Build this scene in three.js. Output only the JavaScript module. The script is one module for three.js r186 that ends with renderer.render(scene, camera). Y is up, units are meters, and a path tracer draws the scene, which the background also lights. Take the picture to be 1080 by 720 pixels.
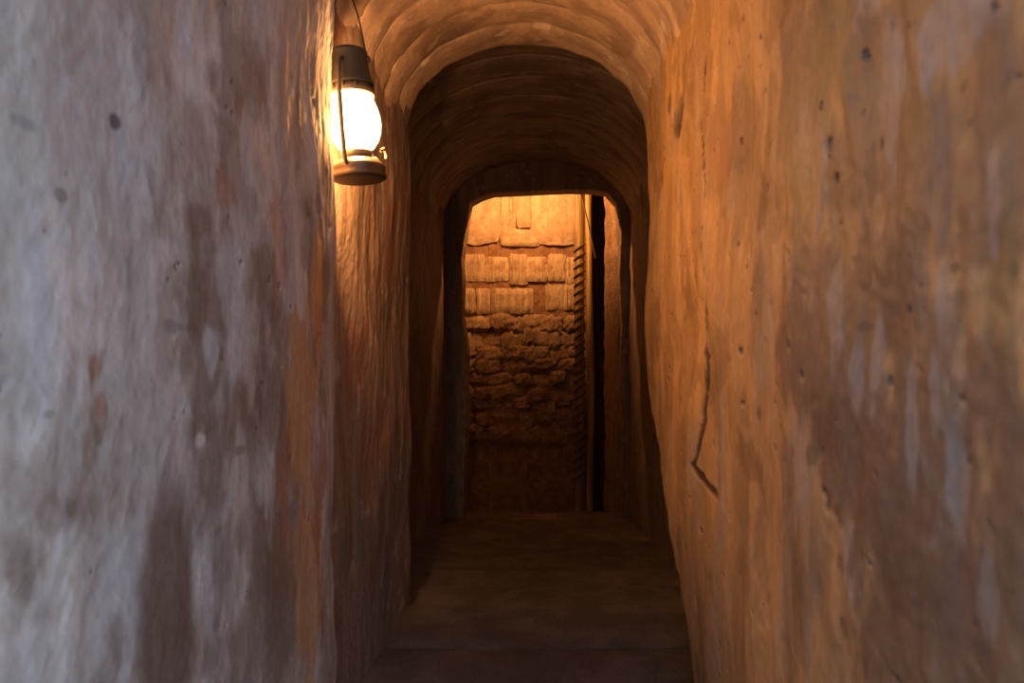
import * as THREE from 'three';
import { mergeGeometries } from 'three/addons/utils/BufferGeometryUtils.js';
import { ImprovedNoise } from 'three/addons/math/ImprovedNoise.js';

// ---------------------------------------------------------------- camera, sky, exposure
const EYE = 1.25, FOCAL = 772;               // eye height (m), focal length in pixels of the 1080x720 frame
const scene = new THREE.Scene();
const camera = new THREE.PerspectiveCamera(2 * Math.atan(360 / FOCAL) * 180 / Math.PI, 1.5, 0.05, 60);
camera.position.set(0, EYE, 0);
camera.lookAt(0, EYE, -10);
camera.focus = 4.5; camera.userData.fStop = 4;             // walls close to the lens go soft
camera.setViewOffset(1080, 720, -45, 0, 1080, 720);   // the passage's vanishing point lies right of the middle
scene.background = new THREE.Color().setRGB(4.6, 5.5, 6.6);   // open overcast sky before the entrance behind the camera
const renderer = new THREE.WebGLRenderer({ antialias: true });
renderer.toneMapping = THREE.LinearToneMapping;
renderer.toneMappingExposure = 0.88;
renderer.shadowMap.enabled = true;
const LANTERN_POWER = 4.9, CHAMBER_POWER = 17.0;
const FLAME = new THREE.Color().setRGB(1.0, 0.41, 0.115);

// ---------------------------------------------------------------- helpers
function rng(seed) { let a = seed >>> 0; return () => { a = (a + 0x6D2B79F5) | 0; let t = Math.imul(a ^ (a >>> 15), 1 | a); t = (t + Math.imul(t ^ (t >>> 7), 61 | t)) ^ t; return ((t ^ (t >>> 14)) >>> 0) / 4294967296; }; }
const PERM = new Float32Array(65536); { const r = rng(7); for (let i = 0; i < 65536; i++) PERM[i] = r(); }
function vn(x, y) {                          // value noise, 0..1
  const xi = Math.floor(x), yi = Math.floor(y); let fx = x - xi, fy = y - yi;
  fx = fx * fx * (3 - 2 * fx); fy = fy * fy * (3 - 2 * fy);
  const a = PERM[(xi & 255) | ((yi & 255) << 8)], b = PERM[((xi + 1) & 255) | ((yi & 255) << 8)];
  const c = PERM[(xi & 255) | (((yi + 1) & 255) << 8)], d = PERM[((xi + 1) & 255) | (((yi + 1) & 255) << 8)];
  return (a + (b - a) * fx) * (1 - fy) + (c + (d - c) * fx) * fy;
}
function fbm(x, y, n = 4) { let s = 0, w = 0.5, t = 0; for (let i = 0; i < n; i++) { s += w * vn(x, y); t += w; w *= 0.55; x = x * 2.03 + 17.3; y = y * 2.03 + 9.1; } return s / t; }
const P3 = new ImprovedNoise(), n3 = (x, y, z) => P3.noise(x + 31.7, y + 11.3, z + 5.9);
const sst = (a, b, x) => { const t = Math.min(1, Math.max(0, (x - a) / (b - a))); return t * t * (3 - 2 * t); };
const lerp = (a, b, t) => a + (b - a) * t;
const mix3 = (a, b, t) => [a[0] + (b[0] - a[0]) * t, a[1] + (b[1] - a[1]) * t, a[2] + (b[2] - a[2]) * t];
const enc = (v) => Math.round(255 * Math.min(1, Math.max(0, v <= 0.0031308 ? v * 12.92 : 1.055 * Math.pow(v, 1 / 2.4) - 0.055)));
const interp = (tab, x) => { if (x <= tab[0][0]) return tab[0][1]; for (let i = 1; i < tab.length; i++) if (x <= tab[i][0]) return lerp(tab[i - 1][1], tab[i][1], (x - tab[i - 1][0]) / (tab[i][0] - tab[i - 1][0])); return tab[tab.length - 1][1]; };

const taken = {};
function numbered(name) { const n = taken[name] = (taken[name] ?? -1) + 1; return n ? `${name}_${String(n).padStart(3, '0')}` : name; }
function shade(o) { o.traverse((m) => { if (m.isMesh) { m.castShadow = true; m.receiveShadow = true; } }); return o; }
function part(name, geo, mat, parent) { const m = new THREE.Mesh(geo, mat); m.name = name; parent.add(m); return m; }
function struct(name, o) { o.name = name; o.userData.kind = 'structure'; scene.add(o); return o; }
function thing(name, label, category, pos = [0, 0, 0], group) {
  const g = new THREE.Group(); g.name = numbered(name); g.position.set(...pos); g.userData = { label, category };
  if (group) g.userData.group = group;
  scene.add(g); return g;
}
// computed colour and relief of a surface; fn(s, t) in metres gives [r, g, b, height 0..1]
function surface(w, h, s0, s1, t0, t1, fn, wrap = THREE.MirroredRepeatWrapping) {
  const c = new Uint8Array(w * h * 4), b = new Uint8Array(w * h * 4);
  for (let j = 0; j < h; j++) for (let i = 0; i < w; i++) {
    const q = fn(lerp(s0, s1, (i + 0.5) / w), lerp(t0, t1, (j + 0.5) / h)), k = 4 * (j * w + i);
    c[k] = enc(q[0]); c[k + 1] = enc(q[1]); c[k + 2] = enc(q[2]); c[k + 3] = 255;
    b[k] = b[k + 1] = b[k + 2] = Math.round(255 * Math.min(1, Math.max(0, q[3]))); b[k + 3] = 255;
  }
  const make = (data, srgb) => { const t = new THREE.DataTexture(data, w, h); t.magFilter = THREE.LinearFilter; t.minFilter = THREE.LinearFilter; t.wrapS = t.wrapT = wrap; if (srgb) t.colorSpace = THREE.SRGBColorSpace; t.needsUpdate = true; return t; };
  return { map: make(c, true), bumpMap: make(b, false) };
}
// a slab whose seen face is a modelled grid: face(u, v) -> [x, y, z], uv(x, y, z) -> [u, v], back(x, y, z) -> point of its rear face
function slab(nu, nv, face, uv, back, flip = false, bent = false) {
  const pos = [], tex = [], idx = [];
  for (let j = 0; j <= nv; j++) for (let i = 0; i <= nu; i++) { const p = face(i / nu, j / nv); pos.push(...p); tex.push(...uv(...p)); }
  const at = (i, j) => j * (nu + 1) + i, tri = (a, b, c) => flip ? idx.push(a, c, b) : idx.push(a, b, c);
  for (let j = 0; j < nv; j++) for (let i = 0; i < nu; i++) { tri(at(i, j), at(i + 1, j), at(i + 1, j + 1)); tri(at(i, j), at(i + 1, j + 1), at(i, j + 1)); }
  const g = new THREE.BufferGeometry();
  g.setAttribute('position', new THREE.Float32BufferAttribute(pos, 3)); g.setAttribute('uv', new THREE.Float32BufferAttribute(tex, 2)); g.setIndex(idx); g.computeVertexNormals();
  const ring = [];
  for (let i = 0; i < nu; i++) ring.push(at(i, 0));
  for (let j = 0; j < nv; j++) ring.push(at(nu, j));
  for (let i = nu; i > 0; i--) ring.push(at(i, nv));
  for (let j = nv; j > 0; j--) ring.push(at(0, j));
  const p2 = [], t2 = [], i2 = [], n = ring.length; let cx = 0, cy = 0, cz = 0;
  for (const r of ring) { const p = [pos[3 * r], pos[3 * r + 1], pos[3 * r + 2]], q = back(...p), t = [tex[2 * r], tex[2 * r + 1]]; p2.push(...p, ...q); t2.push(...t, t[0] + 0.03, t[1] + 0.03); cx += q[0] / n; cy += q[1] / n; cz += q[2] / n; }
  p2.push(cx, cy, cz); t2.push(0, 0);
  const tri2 = (a, b, c) => flip ? i2.push(a, c, b) : i2.push(a, b, c);
  for (let k = 0; k < n; k++) { const a = 2 * k, b = 2 * ((k + 1) % n); tri2(a, a + 1, b); tri2(b, a + 1, b + 1); if (!bent) tri2(a + 1, 2 * n, b + 1); }
  if (bent) for (let i = 0; i < nu; i++) { const o = (k) => 2 * (k < nu ? k : k === nu ? nu : 0) + 1, f = (k) => 2 * (nu + nv + nu - k) + 1; tri2(o(i), f(i), o(i + 1)); tri2(o(i + 1), f(i), f(i + 1)); }
  let h = new THREE.BufferGeometry();
  h.setAttribute('position', new THREE.Float32BufferAttribute(p2, 3)); h.setAttribute('uv', new THREE.Float32BufferAttribute(t2, 2)); h.setIndex(i2);
  h = h.toNonIndexed(); h.computeVertexNormals();
  return mergeGeometries([g.toNonIndexed(), h]);
}
const tube = (pts, r, n = 24, k = 8) => new THREE.TubeGeometry(new THREE.CatmullRomCurve3(pts.map((p) => new THREE.Vector3(...p))), n, r, k);
const lathe = (prof, k = 40) => new THREE.LatheGeometry(prof.map((p) => new THREE.Vector2(...p)), k);

// ---------------------------------------------------------------- plaster of the outer passage
// places on the two walls: d = depth ahead of the camera, h = height above the eye
const XL = -0.585, XR = 0.42, SPRING = 0.95;
const onLeft = (px, py) => { const d = FOCAL * XL / (px - 585); return [d, (360 - py) * d / FOCAL]; };
const onRight = (px, py) => { const d = FOCAL * XR / (px - 585); return [d, (360 - py) * d / FOCAL]; };
// stains, plus painted shade and glow: [x, y, half width, half height, colour, strength, raggedness]
function stains(list, on) { return list.map(([x, y, a, b, c, k, r = 0.6]) => { const p = on(x, y), q = on(x + a, y + b); return { d: p[0], h: p[1], a: Math.abs(q[0] - p[0]), b: b * p[0] / FOCAL, c, k, r }; }); }
function applyStains(list, d, h, col) {
  for (const s of list) {
    let u = (d - s.d) / s.a, v = (h - s.h) / s.b;
    if (u * u + v * v > 9) continue;
    u += 1.5 * s.r * (fbm(d * 12 + s.h * 31, h * 8 + s.d * 17, 4) - 0.5) * 2;
    const e = Math.sqrt(u * u + v * v) + 1.3 * s.r * (fbm(d * 34 + s.d * 90, h * 14 + s.h * 70, 4) - 0.5) * 2;
    const m = s.k * (1 - sst(0.6, 1.2, e));
    if (m > 0) col = mix3(col, s.c, m);
  }
  return col;
}
const GREY = [0.40, 0.40, 0.415], PALE = [0.56, 0.56, 0.58], BROWN = [0.165, 0.115, 0.09], RUST = [0.30, 0.15, 0.095], DARK = [0.07, 0.055, 0.055], SLATE = [0.25, 0.25, 0.28], TAN = [0.44, 0.295, 0.16], BLUE = [0.46, 0.50, 0.58], OLIVE = [0.17, 0.14, 0.075], UNDER_DIM = [0.175, 0.13, 0.10], GLOW_OCHRE = [0.44, 0.26, 0.12], ASH = [0.30, 0.31, 0.34], DUSK = [0.13, 0.13, 0.15];
const leftStainsGlow = stains([
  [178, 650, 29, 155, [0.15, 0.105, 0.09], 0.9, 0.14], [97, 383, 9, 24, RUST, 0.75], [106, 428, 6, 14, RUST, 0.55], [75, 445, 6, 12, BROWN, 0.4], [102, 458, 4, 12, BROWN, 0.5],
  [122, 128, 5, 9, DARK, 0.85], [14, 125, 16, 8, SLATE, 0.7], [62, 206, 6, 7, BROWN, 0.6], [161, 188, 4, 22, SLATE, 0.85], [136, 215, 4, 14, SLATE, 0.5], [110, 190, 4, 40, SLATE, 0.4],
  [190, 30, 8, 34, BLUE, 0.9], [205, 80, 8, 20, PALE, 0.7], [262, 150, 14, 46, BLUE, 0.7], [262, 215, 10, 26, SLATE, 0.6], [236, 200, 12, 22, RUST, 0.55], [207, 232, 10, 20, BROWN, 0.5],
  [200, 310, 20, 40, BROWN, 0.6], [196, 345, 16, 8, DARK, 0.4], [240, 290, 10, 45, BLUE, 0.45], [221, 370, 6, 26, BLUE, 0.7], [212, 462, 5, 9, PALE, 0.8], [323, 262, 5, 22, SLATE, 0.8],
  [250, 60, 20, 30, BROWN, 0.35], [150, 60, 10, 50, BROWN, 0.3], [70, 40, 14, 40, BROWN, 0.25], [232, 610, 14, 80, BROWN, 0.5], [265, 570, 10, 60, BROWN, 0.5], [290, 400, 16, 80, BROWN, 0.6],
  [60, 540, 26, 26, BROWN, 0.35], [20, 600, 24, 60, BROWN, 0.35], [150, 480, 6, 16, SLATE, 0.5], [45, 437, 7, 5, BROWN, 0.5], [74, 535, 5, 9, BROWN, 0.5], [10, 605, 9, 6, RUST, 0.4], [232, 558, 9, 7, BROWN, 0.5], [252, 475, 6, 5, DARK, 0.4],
  [318, 420, 12, 110, GLOW_OCHRE, 0.8, 0.5], [326, 610, 14, 120, GLOW_OCHRE, 0.75, 0.5], [302, 540, 9, 90, RUST, 0.7, 0.5], [336, 320, 7, 90, GLOW_OCHRE, 0.8, 0.5], [298, 250, 8, 60, RUST, 0.5], [338, 520, 6, 90, RUST, 0.7], [275, 300, 16, 60, BROWN, 0.55], [296, 640, 16, 90, BROWN, 0.6], [272, 80, 18, 50, BROWN, 0.4], [305, 120, 10, 60, [0.36, 0.27, 0.22], 0.6],  // ochre and rust columns: streaks plus the lantern-lit strip put into colour
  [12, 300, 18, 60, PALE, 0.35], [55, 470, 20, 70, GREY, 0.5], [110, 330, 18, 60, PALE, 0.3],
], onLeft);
const rightStainsShade = stains([
  [925, 120, 75, 130, UNDER_DIM, 0.85, 0.55], [850, 70, 40, 90, UNDER_DIM, 0.7, 0.6], [930, 330, 70, 120, UNDER_DIM, 0.8, 0.55], [1000, 480, 90, 140, UNDER_DIM, 0.85, 0.55], [960, 660, 80, 120, UNDER_DIM, 0.75, 0.6], [1060, 150, 60, 130, UNDER_DIM, 0.8, 0.55], [790, 190, 22, 70, UNDER_DIM, 0.55, 0.7], [1060, 640, 60, 100, UNDER_DIM, 0.8, 0.5],  // bare undercoat spread wide; its colour stands in for weaker lantern light
  [716, 124, 7, 20, [0.03, 0.022, 0.02], 1, 0.1], [707, 108, 3, 10, DARK, 0.6, 0.3], [690, 190, 3, 8, RUST, 0.6], [765, 150, 18, 40, RUST, 0.5], [803, 212, 5, 26, DARK, 0.5, 0.8], [776, 172, 5, 6, DARK, 0.5, 0.8],  // first spots: shade inside the hole, painted near black
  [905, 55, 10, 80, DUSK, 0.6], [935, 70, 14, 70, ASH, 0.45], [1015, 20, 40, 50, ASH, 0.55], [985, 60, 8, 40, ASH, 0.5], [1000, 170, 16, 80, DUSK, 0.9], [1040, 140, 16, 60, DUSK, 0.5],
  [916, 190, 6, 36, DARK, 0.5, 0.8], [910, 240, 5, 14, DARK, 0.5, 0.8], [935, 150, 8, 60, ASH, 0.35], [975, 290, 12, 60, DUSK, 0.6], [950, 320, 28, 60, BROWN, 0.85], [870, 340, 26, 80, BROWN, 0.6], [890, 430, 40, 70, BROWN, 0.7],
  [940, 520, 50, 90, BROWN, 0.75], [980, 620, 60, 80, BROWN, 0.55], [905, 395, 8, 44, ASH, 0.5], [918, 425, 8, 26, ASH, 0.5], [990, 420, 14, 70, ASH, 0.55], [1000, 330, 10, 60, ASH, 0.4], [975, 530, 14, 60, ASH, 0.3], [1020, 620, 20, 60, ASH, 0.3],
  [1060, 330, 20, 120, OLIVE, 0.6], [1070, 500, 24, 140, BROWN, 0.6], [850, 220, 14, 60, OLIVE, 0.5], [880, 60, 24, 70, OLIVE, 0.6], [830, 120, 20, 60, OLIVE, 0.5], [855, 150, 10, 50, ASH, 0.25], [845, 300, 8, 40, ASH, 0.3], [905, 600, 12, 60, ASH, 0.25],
  [865, 482, 6, 12, DARK, 0.5, 0.8], [887, 537, 5, 10, DARK, 0.5, 0.8], [890, 592, 4, 12, DARK, 0.5, 0.8], [889, 655, 5, 14, DARK, 0.5, 0.8], [1022, 90, 6, 6, DARK, 0.5, 0.8], [1034, 125, 7, 7, DARK, 0.5, 0.8], [1073, 285, 7, 10, DARK, 0.5, 0.8], [1010, 282, 6, 6, DARK, 0.5, 0.8], [910, 298, 5, 8, DARK, 0.5, 0.8], [912, 345, 5, 5, DARK, 0.5, 0.8], [947, 270, 4, 5, DARK, 0.5, 0.8], [800, 435, 3, 8, DARK, 0.6], [840, 475, 4, 8, DARK, 0.5, 0.8], [980, 325, 5, 7, DARK, 0.5, 0.8], [985, 510, 6, 7, DARK, 0.5, 0.8],  // dark dots: pits whose inner shade is painted as colour
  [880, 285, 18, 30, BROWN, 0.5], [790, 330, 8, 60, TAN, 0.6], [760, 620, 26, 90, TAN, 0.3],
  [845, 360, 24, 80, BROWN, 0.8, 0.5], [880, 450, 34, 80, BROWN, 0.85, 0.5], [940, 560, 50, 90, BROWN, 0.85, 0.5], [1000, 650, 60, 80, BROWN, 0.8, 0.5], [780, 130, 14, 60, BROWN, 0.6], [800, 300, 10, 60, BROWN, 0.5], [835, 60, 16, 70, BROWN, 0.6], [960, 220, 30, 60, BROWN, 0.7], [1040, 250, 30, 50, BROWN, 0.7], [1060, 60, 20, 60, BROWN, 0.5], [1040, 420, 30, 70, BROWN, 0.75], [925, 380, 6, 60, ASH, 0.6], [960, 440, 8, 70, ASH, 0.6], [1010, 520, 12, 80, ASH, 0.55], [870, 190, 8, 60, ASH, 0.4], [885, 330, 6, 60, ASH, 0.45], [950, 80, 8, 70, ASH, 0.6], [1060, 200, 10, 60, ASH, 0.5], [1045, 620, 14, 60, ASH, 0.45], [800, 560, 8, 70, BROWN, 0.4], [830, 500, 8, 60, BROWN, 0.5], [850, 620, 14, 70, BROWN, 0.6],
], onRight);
const small = (list, d, h) => { let m = 0; for (const [a, b, r] of list) { const e = Math.hypot((d - a) / (r * (0.8 + 0.8 * a)), (h - b) / (r * 1.7)); if (e < 1.3) m = Math.max(m, 1 - sst(0.55, 1.2, e)); } return m; };
function pits(seed, n, d0, d1, h0, h1, r0, r1) { const r = rng(seed), l = []; for (let i = 0; i < n; i++) l.push([lerp(d0, d1, r()), lerp(h0, h1, r()), lerp(r0, r1, r() * r())]); return l; }
function binned(list, size = 0.06) { const m = new Map(); for (const p of list) for (let i = -1; i <= 1; i++) for (let j = -1; j <= 1; j++) { const k = `${Math.floor(p[0] / size) + i},${Math.floor(p[1] / size) + j}`; (m.get(k) ?? m.set(k, []).get(k)).push(p); } return (d, h) => small(m.get(`${Math.floor(d / size)},${Math.floor(h / size)}`) ?? [], d, h); }
const leftPits = binned(pits(11, 120, 0.6, 2.3, -1.25, 0.95, 0.0015, 0.006));
const rightPits = binned(pits(12, 420, 0.5, 3.2, -1.25, 0.95, 0.0015, 0.007));
// the long crack in the right wall
const crack = [[742, 60], [738, 130], [745, 205], [741, 262], [745, 300], [746, 335], [744, 375], [742, 410], [739, 452], [733, 492], [741, 508], [752, 522]].map((p) => onRight(...p));
function crackAt(d, h) {
  let best = 9;
  for (let i = 1; i < crack.length; i++) {
    const [a, b] = crack[i - 1], [c, e] = crack[i], t = Math.min(1, Math.max(0, (0.0625 * (d - a) * (c - a) + (h - b) * (e - b)) / (0.0625 * (c - a) ** 2 + (e - b) ** 2)));
    best = Math.min(best, Math.hypot(0.25 * (d - lerp(a, c, t)), h - lerp(b, e, t)));
  }
  const wide = (h > 0.28 ? 0.0014 : 0.0046) + 0.009 * Math.pow(vn(h * 26, 3.3), 3) * (h > 0.28 ? 0.6 : 1);
  return 1 - sst(wide * 0.5, wide * 1.5, best + 0.004 * (vn(d * 30, h * 90) - 0.5));
}
function leftPaint(d, h) {
  const wob = 0.05 * (fbm(d * 5, h * 4, 2) - 0.5);
  const s = fbm((d + wob) * 15, h * 3.2 + 4, 5), p = fbm((d + wob) * 6, h * 1.9 + 20, 4), f = fbm(d * 90, h * 55, 3), q = fbm((d + wob) * 14 + 40, h * 1.3, 3);
  const m = fbm((d + wob) * 9 + 33, h * 7 + 12, 5);
  let c = mix3(GREY, PALE, sst(0.38, 0.66, 0.5 * s + 0.5 * m));
  c = mix3(c, SLATE, 0.5 * sst(0.52, 0.7, q));
  c = mix3(c, BLUE, 0.5 * sst(0.54, 0.66, fbm((d + wob) * 11 + 9, h * 2.6 + 60, 4)));
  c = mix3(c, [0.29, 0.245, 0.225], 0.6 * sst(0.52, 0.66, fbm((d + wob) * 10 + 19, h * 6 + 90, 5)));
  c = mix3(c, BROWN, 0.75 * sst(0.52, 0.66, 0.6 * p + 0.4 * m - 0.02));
  c = applyStains(leftStainsGlow, d, h, c);
  const hole = leftPits(d, h);
  c = mix3(c, DARK, 0.55 * hole);
  const g = 0.84 + 0.32 * f;
  return [c[0] * g, c[1] * g, c[2] * g, 0.35 + 0.35 * f + 0.3 * s - 0.35 * hole];
}
function rightPaint(d, h) {
  const wob = 0.05 * (fbm(d * 5 + 50, h * 4, 2) - 0.5);
  const s = fbm((d + wob) * 14 + 70, h * 3.4 + 4, 5), p = fbm((d + wob) * 6 + 30, h * 2.2 + 20, 4), f = fbm(d * 90 + 8, h * 55, 3);
  const m = fbm((d + wob) * 9 + 13, h * 7 + 52, 5);
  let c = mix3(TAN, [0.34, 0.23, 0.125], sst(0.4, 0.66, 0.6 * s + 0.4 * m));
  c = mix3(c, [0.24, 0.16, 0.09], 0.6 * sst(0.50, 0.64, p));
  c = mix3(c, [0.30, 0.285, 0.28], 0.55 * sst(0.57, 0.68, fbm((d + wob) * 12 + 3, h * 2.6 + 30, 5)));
  c = applyStains(rightStainsShade, d, h, c);
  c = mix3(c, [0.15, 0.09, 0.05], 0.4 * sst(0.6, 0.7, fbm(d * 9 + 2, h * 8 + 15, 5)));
  const k = crackAt(d, h), hole = rightPits(d, h);
  c = mix3(c, [0.05, 0.03, 0.03], 0.9 * k); c = mix3(c, DARK, 0.7 * hole);
  const g = 0.84 + 0.32 * f;
  return [c[0] * g, c[1] * g, c[2] * g, 0.35 + 0.35 * f + 0.3 * s - 0.5 * k - 0.35 * hole];
}
const D0 = 0.4, D1 = 3.6, H0 = -1.3, H1 = 1.3;
const wallUV = (x, y, z) => [(-z - D0) / (D1 - D0), (y - EYE - H0) / (H1 - H0)];
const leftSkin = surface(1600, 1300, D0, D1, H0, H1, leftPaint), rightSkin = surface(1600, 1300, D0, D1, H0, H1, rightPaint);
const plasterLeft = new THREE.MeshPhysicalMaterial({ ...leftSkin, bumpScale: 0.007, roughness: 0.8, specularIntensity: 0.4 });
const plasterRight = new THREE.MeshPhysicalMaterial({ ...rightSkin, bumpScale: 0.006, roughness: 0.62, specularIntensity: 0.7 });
const brownSkin = surface(1024, 1024, D0, D1, H0, H1, (d, h) => {
  const s = fbm(d * 13 + 3, h * 3 + 8, 5), p = fbm(d * 5, h * 2.4 + 50, 4), f = fbm(d * 80, h * 60, 3);
  let c = mix3([0.25, 0.188, 0.152], [0.165, 0.125, 0.104], sst(0.36, 0.66, s)); c = mix3(c, [0.24, 0.12, 0.07], 0.6 * sst(0.54, 0.66, p));
  c = mix3(c, [0.4, 0.36, 0.33], 0.6 * sst(0.68, 0.76, fbm(d * 12 + 60, h * 10, 4)));
  const g = 0.8 + 0.4 * f; return [c[0] * g, c[1] * g, c[2] * g, 0.3 * f + 0.5 * s + 0.1];
});
const plasterBrown = new THREE.MeshPhysicalMaterial({ ...brownSkin, bumpScale: 0.01, roughness: 0.75 });
const vaultSkin = surface(1024, 1024, 0, 3, 0, 3, (s, t) => {
  const a = fbm(s * 5, t * 14, 5), f = fbm(s * 60, t * 70, 3), p = fbm(s * 4 + 9, t * 5 + 3, 4);
  let c = mix3([0.42, 0.33, 0.26], [0.30, 0.235, 0.20], sst(0.4, 0.65, a)); c = mix3(c, BROWN, 0.55 * sst(0.52, 0.66, p));
  c = mix3(c, [0.55, 0.49, 0.42], 0.6 * sst(0.66, 0.74, fbm(s * 9 + 50, t * 20, 3)));
  const g = 0.84 + 0.32 * f; return [c[0] * g, c[1] * g, c[2] * g, 0.3 + 0.3 * f + 0.4 * a];
});
const plasterVault = new THREE.MeshPhysicalMaterial({ ...vaultSkin, bumpScale: 0.006, roughness: 0.7 });
// ---------------------------------------------------------------- the passage: walls
const relief = (d, h, k) => 0.016 * n3(d * 2.3, h * 1.9, k) + 0.008 * n3(d * 8, h * 3.2, k + 4) + 0.0035 * n3(d * 30, h * 9, k + 8) + 0.0015 * n3(d * 80, h * 45, k + 12);
// left wall of the outer passage; it ends in a worn, rounded arris just before the lantern
const ARRIS = 2.05;
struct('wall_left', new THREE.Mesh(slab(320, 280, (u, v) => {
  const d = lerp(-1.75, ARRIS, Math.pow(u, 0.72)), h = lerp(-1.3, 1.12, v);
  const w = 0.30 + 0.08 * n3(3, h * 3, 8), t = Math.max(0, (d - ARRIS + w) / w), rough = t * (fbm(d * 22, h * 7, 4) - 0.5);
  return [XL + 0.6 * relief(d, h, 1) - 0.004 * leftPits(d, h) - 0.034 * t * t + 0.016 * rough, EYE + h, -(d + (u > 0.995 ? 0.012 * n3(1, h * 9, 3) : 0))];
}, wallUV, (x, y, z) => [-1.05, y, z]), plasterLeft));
// beyond the arris the wall stands a little further back
const rearX = (d) => interp([[1.9, -0.715], [3.0, -0.705], [3.52, -0.70]], d);
struct('wall_left_rear', new THREE.Mesh(slab(160, 220, (u, v) => {
  const d = lerp(1.9, 3.52, u), h = lerp(-1.5, 1.12, v);
  return [rearX(d) + 1.2 * relief(d, h, 21), EYE + h, -d];
}, wallUV, (x, y, z) => [-1.13, y, z]), plasterBrown));
// right wall; its plastered thickness breaks off along a slanting edge
const edgeR = (h) => interp([[-1.4, 2.1], [-1.08, 2.32], [-0.79, 2.56], [-0.48, 3.08], [-0.2, 3.44], [0.1, 3.5]], h) + 0.03 * n3(2, h * 6, 1);
struct('wall_right', new THREE.Mesh(slab(420, 420, (u, v) => {
  const h = lerp(-1.3, 1.12, v), d = lerp(-0.05, edgeR(h), u), rim = sst(0.94, 1, u);
  const hole = Math.max(0, 1 - Math.hypot((d - 2.475) / 0.11, (h - 0.765) / 0.07)) * 0.07;
  return [XR - 1.2 * relief(d, h, 41) + 0.007 * crackAt(d, h) + 0.005 * rightPits(d, h) + hole + 0.03 * rim * rim, EYE + h, -d];
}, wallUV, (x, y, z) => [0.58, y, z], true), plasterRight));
// the tunnel behind, in brown plaster; made long and wide so it stays dark
const stoneUV = (x, y, z) => [-z / 2, y / 2];
struct('wall_left_inner', new THREE.Mesh(slab(120, 120, (u, v) => { const d = lerp(3.4, 7.65, u), h = lerp(-2.3, 1.5, v); return [-1.14 + 1.8 * relief(d, h, 61), EYE + h, -d]; }, stoneUV, (x, y, z) => [-1.5, y, z]), plasterBrown));
// unseen wall added to shut out sky behind; daylight comes in only from the right
struct('sky_blocker_rear', new THREE.Mesh(slab(20, 20, (u, v) => { const x = lerp(-1.05, 0.6, u), y = lerp(-0.1, 3.0, v); return [x, y, 1.72 + 0.03 * n3(x * 2, y * 2, 1)]; }, (x, y) => [x / 2, y / 2], (x, y, z) => [x, y, 2.1], true), plasterBrown));
struct('wall_right_inner', new THREE.Mesh(slab(120, 120, (u, v) => { const d = lerp(3.4, 7.65, u), h = lerp(-2.3, 1.5, v); return [0.78 - 1.8 * relief(d, h, 71), EYE + h, -d]; }, stoneUV, (x, y, z) => [1.2, y, z], true), plasterBrown));
struct('wall_right_rear', new THREE.Mesh(slab(90, 120, (u, v) => { const d = lerp(-0.05, 3.5, u), h = lerp(-1.6, 1.15, v); return [0.61 - 1.5 * relief(d, h, 75), EYE + h, -d]; }, stoneUV, (x, y, z) => [0.9, y, z], true), plasterBrown));
{ // cross wall in which the outer passage ends: the older tunnel behind it is wider and higher
  const s = new THREE.Shape([[-1.5, -1.1], [1.2, -1.1], [1.2, 3.8], [-1.5, 3.8]].map((p) => new THREE.Vector2(...p))), hole = [[-0.71, -0.45], [-0.71, EYE + SPRING]];
  for (let i = 1; i < 32; i++) { const t = Math.PI * (1 - i / 32); hole.push([-0.055 + 0.655 * Math.cos(t), EYE + SPRING + 0.56 * Math.sin(t)]); }
  hole.push([0.6, EYE + SPRING], [0.6, -0.45]);
  s.holes.push(new THREE.Path(hole.map((p) => new THREE.Vector2(...p))));
  const g = new THREE.ExtrudeGeometry(s, { depth: 0.12, bevelEnabled: false }); g.translate(0, 0, -3.5);
  const uv = g.attributes.uv; for (let i = 0; i < uv.count; i++) uv.setXY(i, uv.getX(i) / 2, uv.getY(i) / 2);
  struct('wall_cross', new THREE.Mesh(g, plasterBrown));
}

// ---------------------------------------------------------------- the vault, ring by ring
const ceiling = struct('ceiling', new THREE.Group());
function archRing(d0, d1, l, r, crown, mat, seed, spring = SPRING) {
  const cx = (l + r) / 2, a = (r - l) / 2, b = crown - spring, rough = (x, h, d) => 0.010 * n3(x * 5, h * 5, d * 4 + seed) + 0.004 * n3(x * 18, h * 18, d * 16 + seed);
  const g = slab(72, 10, (u, v) => {
    const t = Math.PI * u, d = lerp(d0, d1, v), lip = 0.022 * (Math.pow(2 * v - 1, 4)), k = 1 + lip + rough(Math.cos(t), Math.sin(t), d) / a;
    return [cx + a * k * Math.cos(t), EYE + spring + b * k * Math.sin(t), -(d + (v === 0 || v === 1 ? 0.012 * n3(t * 3, seed, v) : 0))];
  }, (x, y, z) => [(Math.atan2(y - EYE - spring, x - cx) * 0.6 + seed * 0.37) / 3, -z / 3], (x, y, z) => {
    const t = Math.atan2((y - EYE - spring) / b, (x - cx) / a); return [cx + (a + 0.34) * Math.cos(t), EYE + spring - 0.02 + (b + 0.34) * Math.sin(t), z];
  }, false, true);
  return part('arch_ring', g, mat, ceiling);
}
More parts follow.
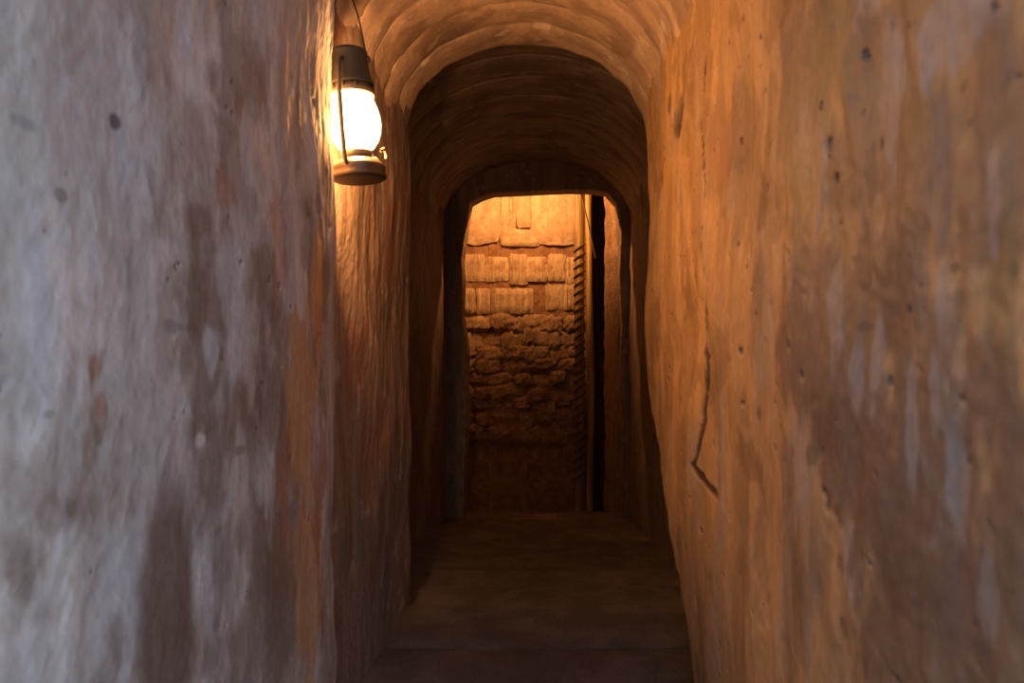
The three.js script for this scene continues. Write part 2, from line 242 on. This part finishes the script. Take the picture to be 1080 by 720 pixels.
{
  const ds = [-0.05, 0.7, 1.3, 1.65, 2.0, 2.3, 2.6, 2.85, 3.08, 3.3, 3.5], cr = [1.47, 1.46, 1.47, 1.45, 1.455, 1.435, 1.44, 1.42, 1.425, 1.41];
  for (let i = 0; i < 10; i++) archRing(ds[i], ds[i + 1], (ds[i] < 1.9 ? XL : rearX(ds[i])) - 0.014, XR + 0.014, cr[i], plasterVault, i + 1);
  for (let i = 0; i < 11; i++) archRing(3.5 + 0.376 * i, 3.5 + 0.376 * (i + 1), -1.155, 0.795, 1.98 - 0.011 * i, plasterVault, 20 + i, 1.2);
}

// ---------------------------------------------------------------- floor: worn slabs and shallow steps going down
const floorSkin = surface(512, 512, 0, 2, 0, 2, (s, t) => { const a = fbm(s * 7, t * 7, 5), f = fbm(s * 80, t * 80, 3); const c = mix3([0.088, 0.07, 0.057], [0.14, 0.112, 0.092], sst(0.35, 0.7, a)), g = 0.8 + 0.4 * f; return [c[0] * g, c[1] * g, c[2] * g, 0.5 * a + 0.5 * f]; });
const floorStone = new THREE.MeshPhysicalMaterial({ ...floorSkin, bumpScale: 0.01, roughness: 0.85 });
const floor = struct('floor', new THREE.Group());
{
  const rows = [[-1.7, 0.1, -1.25], [0.1, 0.75, -1.25], [0.75, 1.4, -1.25], [1.4, 2.0, -1.25], [2.0, 2.55, -1.25], [2.55, 3.02, -1.25], [3.02, 3.5, -1.25]];
  for (let k = 0; k < 8; k++) rows.push([3.5 + 0.52 * k, 3.5 + 0.52 * (k + 1), -1.33 - 0.072 * k]);
  rows.push([7.66, 7.95, -1.84], [7.95, 8.4, -2.03], [8.4, 8.85, -2.22], [8.85, 9.5, -2.4]);
  rows.forEach(([a, b, h], i) => part('floor_slab', slab(26, 10, (u, v) => {
    const e = Math.min(u, 1 - u) * 26, q = Math.min(v, 1 - v) * 10, lip = -0.012 * (q < 0.5 ? 1 : 0), x = lerp(-1.3, i < 1 ? 1.6 : 1.05, u), d = lerp(a + 0.004, b - 0.004, v);
    return [x, EYE + h + lip + 0.006 * n3(x * 3, d * 4, i) - 0.01 * Math.exp(-(((x + 0.13) / 0.3) ** 2)), -d];
  }, (x, y, z) => [x / 2 + i * 0.13, -z / 2], (x, y, z) => [x, EYE + h - 0.35, z]), floorStone, floor));
}
// paved ground outside the entrance behind the camera
struct('ground_outside', new THREE.Mesh(slab(12, 12, (u, v) => { const x = lerp(-14, 14, u), z = lerp(1.7, 22, v); return [x, -0.02 + 0.01 * n3(x, z, 3), z]; }, (x, y, z) => [x / 2, z / 2], (x, y, z) => [x, -0.3, z], true), new THREE.MeshStandardMaterial({ color: new THREE.Color().setRGB(0.22, 0.21, 0.2), roughness: 0.95 })));

// ---------------------------------------------------------------- end wall with the rough doorway
const DW = 7.6, atDoor = (px, py) => [(px - 585) * DW / FOCAL, EYE + (360 - py) * DW / FOCAL];
{
  const s = new THREE.Shape([[-2.1, -1.6], [3.4, -1.6], [3.4, 4.6], [-2.1, 4.6]].map((p) => new THREE.Vector2(...p)));
  const pts = [[489, 548], [490, 500], [493, 440], [491, 400], [493, 375], [490, 350], [487, 332], [488, 300], [487, 272], [490, 250], [493, 230], [496, 213], [507, 207], [520, 203], [545, 202], [575, 200.5], [600, 199.5], [625, 200], [640, 202], [650, 214], [655, 245], [653, 290], [656, 340], [654, 400], [657, 460], [655, 510], [656, 548]];
  s.holes.push(new THREE.Path(pts.map((p) => new THREE.Vector2(...atDoor(...p)))));
  const g = new THREE.ExtrudeGeometry(s, { depth: 0.24, bevelEnabled: true, bevelThickness: 0.02, bevelSize: 0.012, bevelOffset: -0.012, bevelSegments: 2 });
  g.translate(0, 0, -DW - 0.26);
  const uv = g.attributes.uv; for (let i = 0; i < uv.count; i++) uv.setXY(i, uv.getX(i) / 2, uv.getY(i) / 2);
  struct('wall_end', new THREE.Mesh(g, plasterBrown));
}

// ---------------------------------------------------------------- the lit chamber behind the doorway
const DB = 9.4, B = (px, py) => [(px - 585) * DB / FOCAL, EYE + (360 - py) * DB / FOCAL];
const rockSkin = (seed, c0, c1, c2, tool) => surface(256, 256, 0, 0.6, 0, 0.6, (s, t) => {
  const a = fbm(s * 12 + seed, t * 9, 5), f = fbm(s * 110 + seed, t * 70, 3), v = fbm(s * 46 + seed, t * 5 + seed, 3);
  let c = mix3(c0, c1, sst(0.35, 0.68, tool ? 0.4 * a + 0.6 * v : a)); c = mix3(c, c2, 0.6 * sst(0.58, 0.7, fbm(s * 16 + 3 * seed, t * 14, 4)));
  const g = 0.82 + 0.36 * f; return [c[0] * g, c[1] * g, c[2] * g, 0.25 * f + (tool ? 0.6 * v : 0.2 * v) + 0.3 * a];
});
const rock = (seed, c0, c1, c2, tool, bump) => new THREE.MeshPhysicalMaterial({ ...rockSkin(seed, c0, c1, c2, tool), bumpScale: bump, roughness: 0.88 });
const dressed = [rock(1, [0.50, 0.40, 0.29], [0.40, 0.30, 0.21], [0.33, 0.22, 0.14], false, 0.012), rock(2, [0.52, 0.42, 0.30], [0.37, 0.27, 0.18], [0.30, 0.2, 0.13], true, 0.03), rock(3, [0.46, 0.36, 0.26], [0.35, 0.26, 0.18], [0.27, 0.18, 0.12], true, 0.03)];
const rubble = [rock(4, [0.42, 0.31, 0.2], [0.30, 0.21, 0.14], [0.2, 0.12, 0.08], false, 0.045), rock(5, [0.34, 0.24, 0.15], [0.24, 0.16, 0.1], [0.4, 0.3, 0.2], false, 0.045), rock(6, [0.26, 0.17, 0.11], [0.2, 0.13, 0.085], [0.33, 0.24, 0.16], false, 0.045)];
const mortar = rock(7, [0.25, 0.145, 0.085], [0.18, 0.10, 0.06], [0.32, 0.2, 0.12], false, 0.03);
const uv6 = (x, y) => [x / 0.6, y / 0.6];
const chamberWall = struct('wall_back', new THREE.Group());
part('mortar_bed', slab(90, 130, (u, v) => { const x = lerp(-1.9, 0.455, u), y = lerp(-1.6, 4.1, v); return [x, y, -DB + 0.018 * n3(x * 6, y * 6, 2) + 0.012 * n3(x * 20, y * 20, 5)]; }, uv6, (x, y, z) => [x, y, -DB - 0.35]), mortar, chamberWall);
const sr = rng(99);
function stoneBlock(x0, y0, x1, y1, proud, mat, shape = 5, wild = 0.1) {      // a rough block set into the mortar: x, y in metres
  const cx = (x0 + x1) / 2, cy = (y0 + y1) / 2, a = (x1 - x0) / 2, b = (y1 - y0) / 2, k = sr() * 50, tilt = (sr() - 0.5) * 0.06, nx = 9, ny = 7;
  const g = slab(nx, ny, (u, v) => {
    const s = 2 * u - 1, t = 2 * v - 1, w = 1.02 + wild * n3(s * 1.7 + k, t * 1.7, 1) + 0.5 * wild * n3(s * 4 + k, t * 4, 6), q = Math.pow(Math.abs(s), shape * 2) + Math.pow(Math.abs(t), shape * 2);
    const r = Math.max(Math.abs(s), Math.abs(t)), round = r > 0 ? lerp(1, r / Math.pow(Math.pow(Math.abs(s), shape) + Math.pow(Math.abs(t), shape), 1 / shape), r) : 1;
    const z = proud * (1 - 0.45 * Math.min(1, q)) + 0.35 * proud * n3(s * 2.4 + k, t * 2.2, 3) + 0.012 * n3(s * 6, t * 4, k) + tilt * (s * a + t * b);
    return [cx + a * s * w * round, cy + b * t * w * round, -DB + z];
  }, (x, y) => [x / 0.6 + k, y / 0.6], (x, y) => [x, y, -DB - 0.06]);
  return part('stone', g, mat, chamberWall);
}
const px4 = (x0, y0, x1, y1, proud, mat, shape, wild) => { const a = B(x0, y1), b = B(x1, y0); stoneBlock(a[0] + 0.004, a[1] + 0.004, b[0] - 0.004, b[1] - 0.004, proud, mat, shape, wild); };
// dressed courses, then rubble
[[440, 478], [478, 527], [527, 544], [544, 561], [561, 613]].forEach(([a, b], i) => px4(a, 196, b, i === 3 ? 240 : i === 2 ? 252 : 257, [0.07, 0.075, 0.05, 0.06, 0.085][i], dressed[i === 2 ? 1 : 0], 8));
px4(528, 242, 570, 260, 0.065, dressed[0], 6);
[[440, 484], [484, 511], [511, 536], [538, 556], [556, 577], [578, 597], [597, 613]].forEach(([a, b], i) => px4(a - 0.8, i % 2 ? 268 : 271, b + 0.8, i % 3 ? 297 : 300, 0.03 + 0.03 * sr(), dressed[1 + i % 2], 12, 0.07));
[[440, 470], [470, 501], [503, 517], [518, 541], [541, 562], [576, 595], [595, 613]].forEach(([a, b], i) => px4(a - 0.8, i > 4 ? 300 : 304, b + 0.8, i > 4 ? 327 : 331, 0.03 + 0.035 * sr(), dressed[1 + i % 2], 12, 0.07));
for (let y = 166; y > 130; y -= 30) for (let x = 440; x < 600; x += 34) px4(x, y, x + 33, y + 29, 0.05, dressed[0], 8);
{
  let y = 333, row = 0;
  while (y < 452) {
    const hgt = 11 + 7 * sr(); let x = 474 + 10 * sr();
    while (x < 608) { const w = 11 + 17 * sr(), jy = (sr() - 0.5) * 7; px4(x - 1, y + jy - 1, Math.min(614, x + w + 1), y + jy + hgt * (0.75 + 0.45 * sr()), 0.02 + 0.08 * sr(), rubble[Math.min(2, Math.floor(sr() * 1.5 + (y - 333) / 70))], 4, 0.34); x += w * (0.9 + 0.25 * sr()); }  // darker rock lower down: the lamp's falloff put into colour
    y += hgt * 0.95; row++;
  }
}
// sides of the chamber
const chamberUV = (x, y, z) => [(x - z) / 0.6, y / 0.6];
struct('wall_chamber_right', new THREE.Mesh(slab(40, 120, (u, v) => { const d = lerp(7.82, 8.8, u), y = lerp(-1.6, 4.1, v); return [lerp(0.685, 0.60, u) - 0.022 * n3(d * 5, y * 5, 9) - 0.014 * n3(d * 16, y * 11, 2), y, -d]; }, chamberUV, (x, y, z) => [1.0, y, z], true), rubble[2]));
struct('wall_chamber_left', new THREE.Mesh(slab(30, 60, (u, v) => { const d = lerp(7.8, 9.5, u), y = lerp(-1.6, 4.1, v); return [-1.8 + 0.03 * n3(d * 3, y * 3, 9), y, -d]; }, chamberUV, (x, y, z) => [-2.1, y, z]), rubble[1]));
struct('wall_passage_far', new THREE.Mesh(slab(30, 60, (u, v) => { const x = lerp(-0.4, 3.3, u), y = lerp(-1.6, 4.1, v); return [x, y, -11.0 + 0.03 * n3(x * 3, y * 3, 9)]; }, (x, y) => [x / 2, y / 2], (x, y, z) => [x, y, -11.3]), plasterBrown));
struct('wall_passage_right', new THREE.Mesh(slab(30, 60, (u, v) => { const d = lerp(7.8, 11.2, u), y = lerp(-1.6, 4.1, v); return [3.0 + 0.03 * n3(d * 3, y * 3, 9), y, -d]; }, stoneUV, (x, y, z) => [3.3, y, z], true), plasterBrown));
struct('wall_passage_left', new THREE.Mesh(slab(10, 20, (u, v) => { const d = lerp(9.7, 11.2, u), y = lerp(-1.6, 4.1, v); return [-0.1 + 0.03 * n3(d * 3, y * 3, 9), y, -d]; }, stoneUV, (x, y, z) => [-0.5, y, z]), plasterBrown));
struct('ceiling_chamber', new THREE.Mesh(slab(30, 30, (u, v) => { const x = lerp(-2.1, 3.3, u), d = lerp(7.75, 11.3, v); return [x, 4.0 + 0.03 * n3(x * 3, d * 3, 4), -d]; }, (x, y, z) => [x / 2, z / 2], (x, y, z) => [x, 4.4, z], true), plasterBrown));
struct('floor_passage', new THREE.Mesh(slab(20, 20, (u, v) => { const x = lerp(-2.1, 3.3, u), d = lerp(7.75, 11.3, v); return [x, -1.22 + 0.01 * n3(x * 3, d * 3, 4), -d]; }, (x, y, z) => [x / 2, z / 2], (x, y, z) => [x, -1.5, z], false), floorStone));

// ---------------------------------------------------------------- lashed wooden post at the edge of the chamber wall, and a cable
const woodSkin = surface(256, 512, 0, 0.5, 0, 1, (s, t) => { const g = fbm(s * 60, t * 3, 4), f = fbm(s * 160, t * 30, 2); const c = mix3([0.30, 0.215, 0.10], [0.15, 0.10, 0.05], sst(0.35, 0.7, g)), k = 0.85 + 0.3 * f; return [c[0] * k, c[1] * k, c[2] * k, 0.7 * g + 0.3 * f]; });
const wood = new THREE.MeshPhysicalMaterial({ ...woodSkin, bumpScale: 0.006, roughness: 0.75 });
const paleWood = new THREE.MeshPhysicalMaterial({ ...woodSkin, color: new THREE.Color().setRGB(1.5, 1.45, 1.2), bumpScale: 0.004, roughness: 0.6 });
const cordMat = new THREE.MeshStandardMaterial({ color: new THREE.Color().setRGB(0.07, 0.05, 0.035), roughness: 0.9 });
const cableMat = new THREE.MeshStandardMaterial({ color: new THREE.Color().setRGB(0.62, 0.58, 0.5), roughness: 0.5 });
{
  const DP = 9.0, X = (px) => (px - 585) * DP / FOCAL, Y = (py) => (360 - py) * DP / FOCAL + EYE, base = -1.21;
  const t = thing('lashed_post', 'slim brown wooden post laced with cord at the right edge of the stone doorway view', 'post', [X(611), base, -DP]);
  const pole = (pts, r, k) => { const g = tube(pts, r, 60, 12), p = g.attributes.position; for (let i = 0; i < p.count; i++) { const s = 1 + 0.05 * n3(p.getX(i) * 30, p.getY(i) * 4, k); p.setX(i, p.getX(i) * s); } g.computeVertexNormals(); const uv = g.attributes.uv; for (let i = 0; i < uv.count; i++) uv.setXY(i, uv.getY(i) * 0.6, uv.getX(i) * 3); return g; };
  part('post_shaft', pole([[0, 0, 0], [0.003, 1.5, 0], [0.0, 3, 0], [0.004, 5.2, 0]], 0.062, 3), wood, t);
  const c = X(622) - X(611);
  part('side_pole', pole([[c - 0.005, 0, 0.02], [c, Y(500) - base, 0.02], [c + 0.018, Y(410) - base, 0.02], [c + 0.0, Y(340) - base, 0.02], [c - 0.012, Y(260) - base, 0.01], [c - 0.03, 5.2, 0]], 0.042, 8), paleWood, t);
  const loop = tube([[-0.054, -0.035, 0.02], [-0.02, -0.006, 0.055], [0.03, 0.026, 0.048], [0.056, 0.044, 0.01], [0.04, 0.035, -0.045], [0, 0, -0.058], [-0.045, -0.03, -0.035], [-0.054, -0.035, 0.02]], 0.0085, 28, 6).scale(1.25, 1.25, 1.25);
  for (let py = 262; py < 505; py += 9.2) { const l = part('cord_loop', loop, cordMat, t); l.position.y = Y(py) - base; l.rotation.z = 0.08 * (sr() - 0.5); }
  const DC = 7.84, C = (px, py) => [(px - 585) * DC / FOCAL, EYE + (360 - py) * DC / FOCAL, -DC];
  const cg = thing('loose_cable', 'thin pale cable hanging curved from the top right corner of the doorway', 'cable', C(628, 272));
  const o = C(628, 272); part('cable', tube([[611, 190], [615, 212], [621, 238], [625, 258], [628, 272]].map((p) => { const q = C(...p); return [q[0] - o[0], q[1] - o[1], 0]; }), 0.008, 30, 6), cableMat, cg);
}

// ---------------------------------------------------------------- hurricane lantern
const iron = new THREE.MeshPhysicalMaterial({ color: new THREE.Color().setRGB(0.055, 0.056, 0.052), metalness: 0.4, roughness: 0.55 });
const tin = new THREE.MeshPhysicalMaterial({ color: new THREE.Color().setRGB(0.42, 0.36, 0.27), metalness: 0.7, roughness: 0.4 });
const tankTin = new THREE.MeshPhysicalMaterial({ color: new THREE.Color().setRGB(0.13, 0.095, 0.07), metalness: 0.6, roughness: 0.42 });
const glow = new THREE.MeshStandardMaterial({ color: new THREE.Color().setRGB(0.9, 0.85, 0.75), emissive: new THREE.Color().setRGB(1.0, 0.80, 0.45), emissiveIntensity: 3.6, roughness: 0.2 });
function lantern(label, pos, power, lean, turn, wire) {
  const t = thing('hurricane_lantern', label, 'lantern', pos);
  t.rotation.set(0, turn, lean, 'ZYX');
  const tank = part('fuel_tank', lathe([[0, 0], [0.074, 0], [0.081, 0.004], [0.083, 0.010], [0.080, 0.016], [0.077, 0.022], [0.081, 0.027], [0.082, 0.034], [0.077, 0.042], [0.062, 0.055], [0.044, 0.064], [0.0, 0.066]]), tankTin, t);
  part('filler_cap', lathe([[0, 0], [0.015, 0], [0.017, 0.004], [0.016, 0.014], [0.011, 0.02], [0, 0.021]], 18).translate(0.05, 0.056, 0.03), tin, tank);
  part('burner', lathe([[0.0, 0.064], [0.036, 0.064], [0.043, 0.071], [0.047, 0.078], [0.046, 0.084], [0.040, 0.088], [0, 0.089]]), tin, t);
  part('glass_globe', lathe([[0.040, 0.088], [0.053, 0.097], [0.066, 0.115], [0.075, 0.140], [0.0785, 0.165], [0.0765, 0.190], [0.071, 0.215], [0.062, 0.240], [0.056, 0.252], [0.03, 0.256], [0, 0.256]]), glow, t);
  const col = part('globe_plate', lathe([[0.05, 0.252], [0.064, 0.250], [0.066, 0.258], [0.058, 0.268], [0.058, 0.282], [0.0, 0.283]]), tin, t);
  for (let i = 0; i < 10; i++) { const a = i / 10 * 2 * Math.PI; part('air_slot', new THREE.SphereGeometry(0.006, 8, 6).scale(1, 1.5, 1).translate(0.058 * Math.cos(a), 0.274, 0.058 * Math.sin(a)), iron, col); }
  part('chimney_hood', lathe([[0.046, 0.280], [0.066, 0.281], [0.067, 0.287], [0.062, 0.300], [0.057, 0.325], [0.054, 0.352], [0.052, 0.372], [0.055, 0.376], [0.055, 0.386], [0.046, 0.391], [0.02, 0.396], [0, 0.397]]), iron, t);
  for (const s of [-1, 1]) {
    part('side_tube', tube([[0.074 * s, 0.03, 0], [0.089 * s, 0.045, 0], [0.092 * s, 0.09, 0], [0.092 * s, 0.18, 0], [0.088 * s, 0.26, 0], [0.080 * s, 0.315, 0], [0.066 * s, 0.345, 0], [0.05 * s, 0.35, 0]], 0.0065, 40, 10), iron, t);
  }
  part('lift_lever', tube([[0.066, 0.1, 0.05], [0.085, 0.108, 0.055], [0.095, 0.095, 0.055], [0.098, 0.082, 0.053]], 0.005, 16, 8), tin, t);
  const ex = Math.cos(turn), ez = Math.sin(turn), E = (x, y) => [x * ex, y, x * ez];          // the bail hangs across the view
  for (const s of [-1, 1]) part('bail_ear', new THREE.TorusGeometry(0.009, 0.003, 8, 16).rotateY(-turn).translate(...E(0.053 * s, 0.36)), iron, t);
  part('bail_handle', tube([E(-0.053, 0.358), E(-0.048, 0.42), E(-0.034, 0.51), E(0, wire), E(0.034, 0.51), E(0.046, 0.43), E(0.053, 0.36)], 0.0026, 48, 8), iron, t);
  const l = new THREE.PointLight(FLAME, power, 0, 2); l.name = 'lantern_flame'; l.position.y = 0.158; l.castShadow = true; l.shadow.radius = 1.1; l.shadow.mapSize.set(2048, 2048); l.shadow.bias = -0.002; t.add(l);
  return t;
}
const DL = 2.2, LX = (379 - 585) * DL / FOCAL, LY = EYE + (360 - 190) * DL / FOCAL;
lantern('glowing hurricane lantern hanging by wire from the bracket on the left wall', [LX, LY, -DL], LANTERN_POWER, 0.085, 1.42, 0.6);
lantern('second lantern hanging out of sight above the doorway in the chamber', [-0.35, EYE + 1.86, -8.15], CHAMBER_POWER, 0, 0.3, 0.62);
// wall bracket that carries the lantern
{
  const top = [LX - 0.04, LY + 0.62, -DL];
  const b = thing('wall_bracket', 'dark iron bracket on the left wall above the hanging lantern', 'bracket', [-0.70, top[1] - 0.2, -DL]);
  part('wall_plate', new THREE.BoxGeometry(0.014, 0.16, 0.035).translate(0.0, 0.1, 0), iron, b);
  const ex = top[0] + 0.70;
  part('hook_arm', tube([[0, 0.17, 0], [ex * 0.5, 0.2, 0], [ex * 0.9, 0.2, 0], [ex * 1.15, 0.19, 0], [ex * 1.25, 0.215, 0]], 0.006, 24, 8), iron, b);
}
{ // hook in the chamber's ceiling
  const b = thing('ceiling_hook', 'iron ceiling hook out of sight above the chamber lantern', 'hook', [-0.35, 3.72, -8.15]);
  part('hook_rod', tube([[0.03, 0.04, 0], [0, 0.0, 0], [-0.02, 0.04, 0], [0, 0.1, 0], [0, 0.32, 0]], 0.005, 30, 8), iron, b);
}

scene.traverse((o) => { if (o.isMesh) { o.castShadow = true; o.receiveShadow = true; } });
renderer.render(scene, camera);
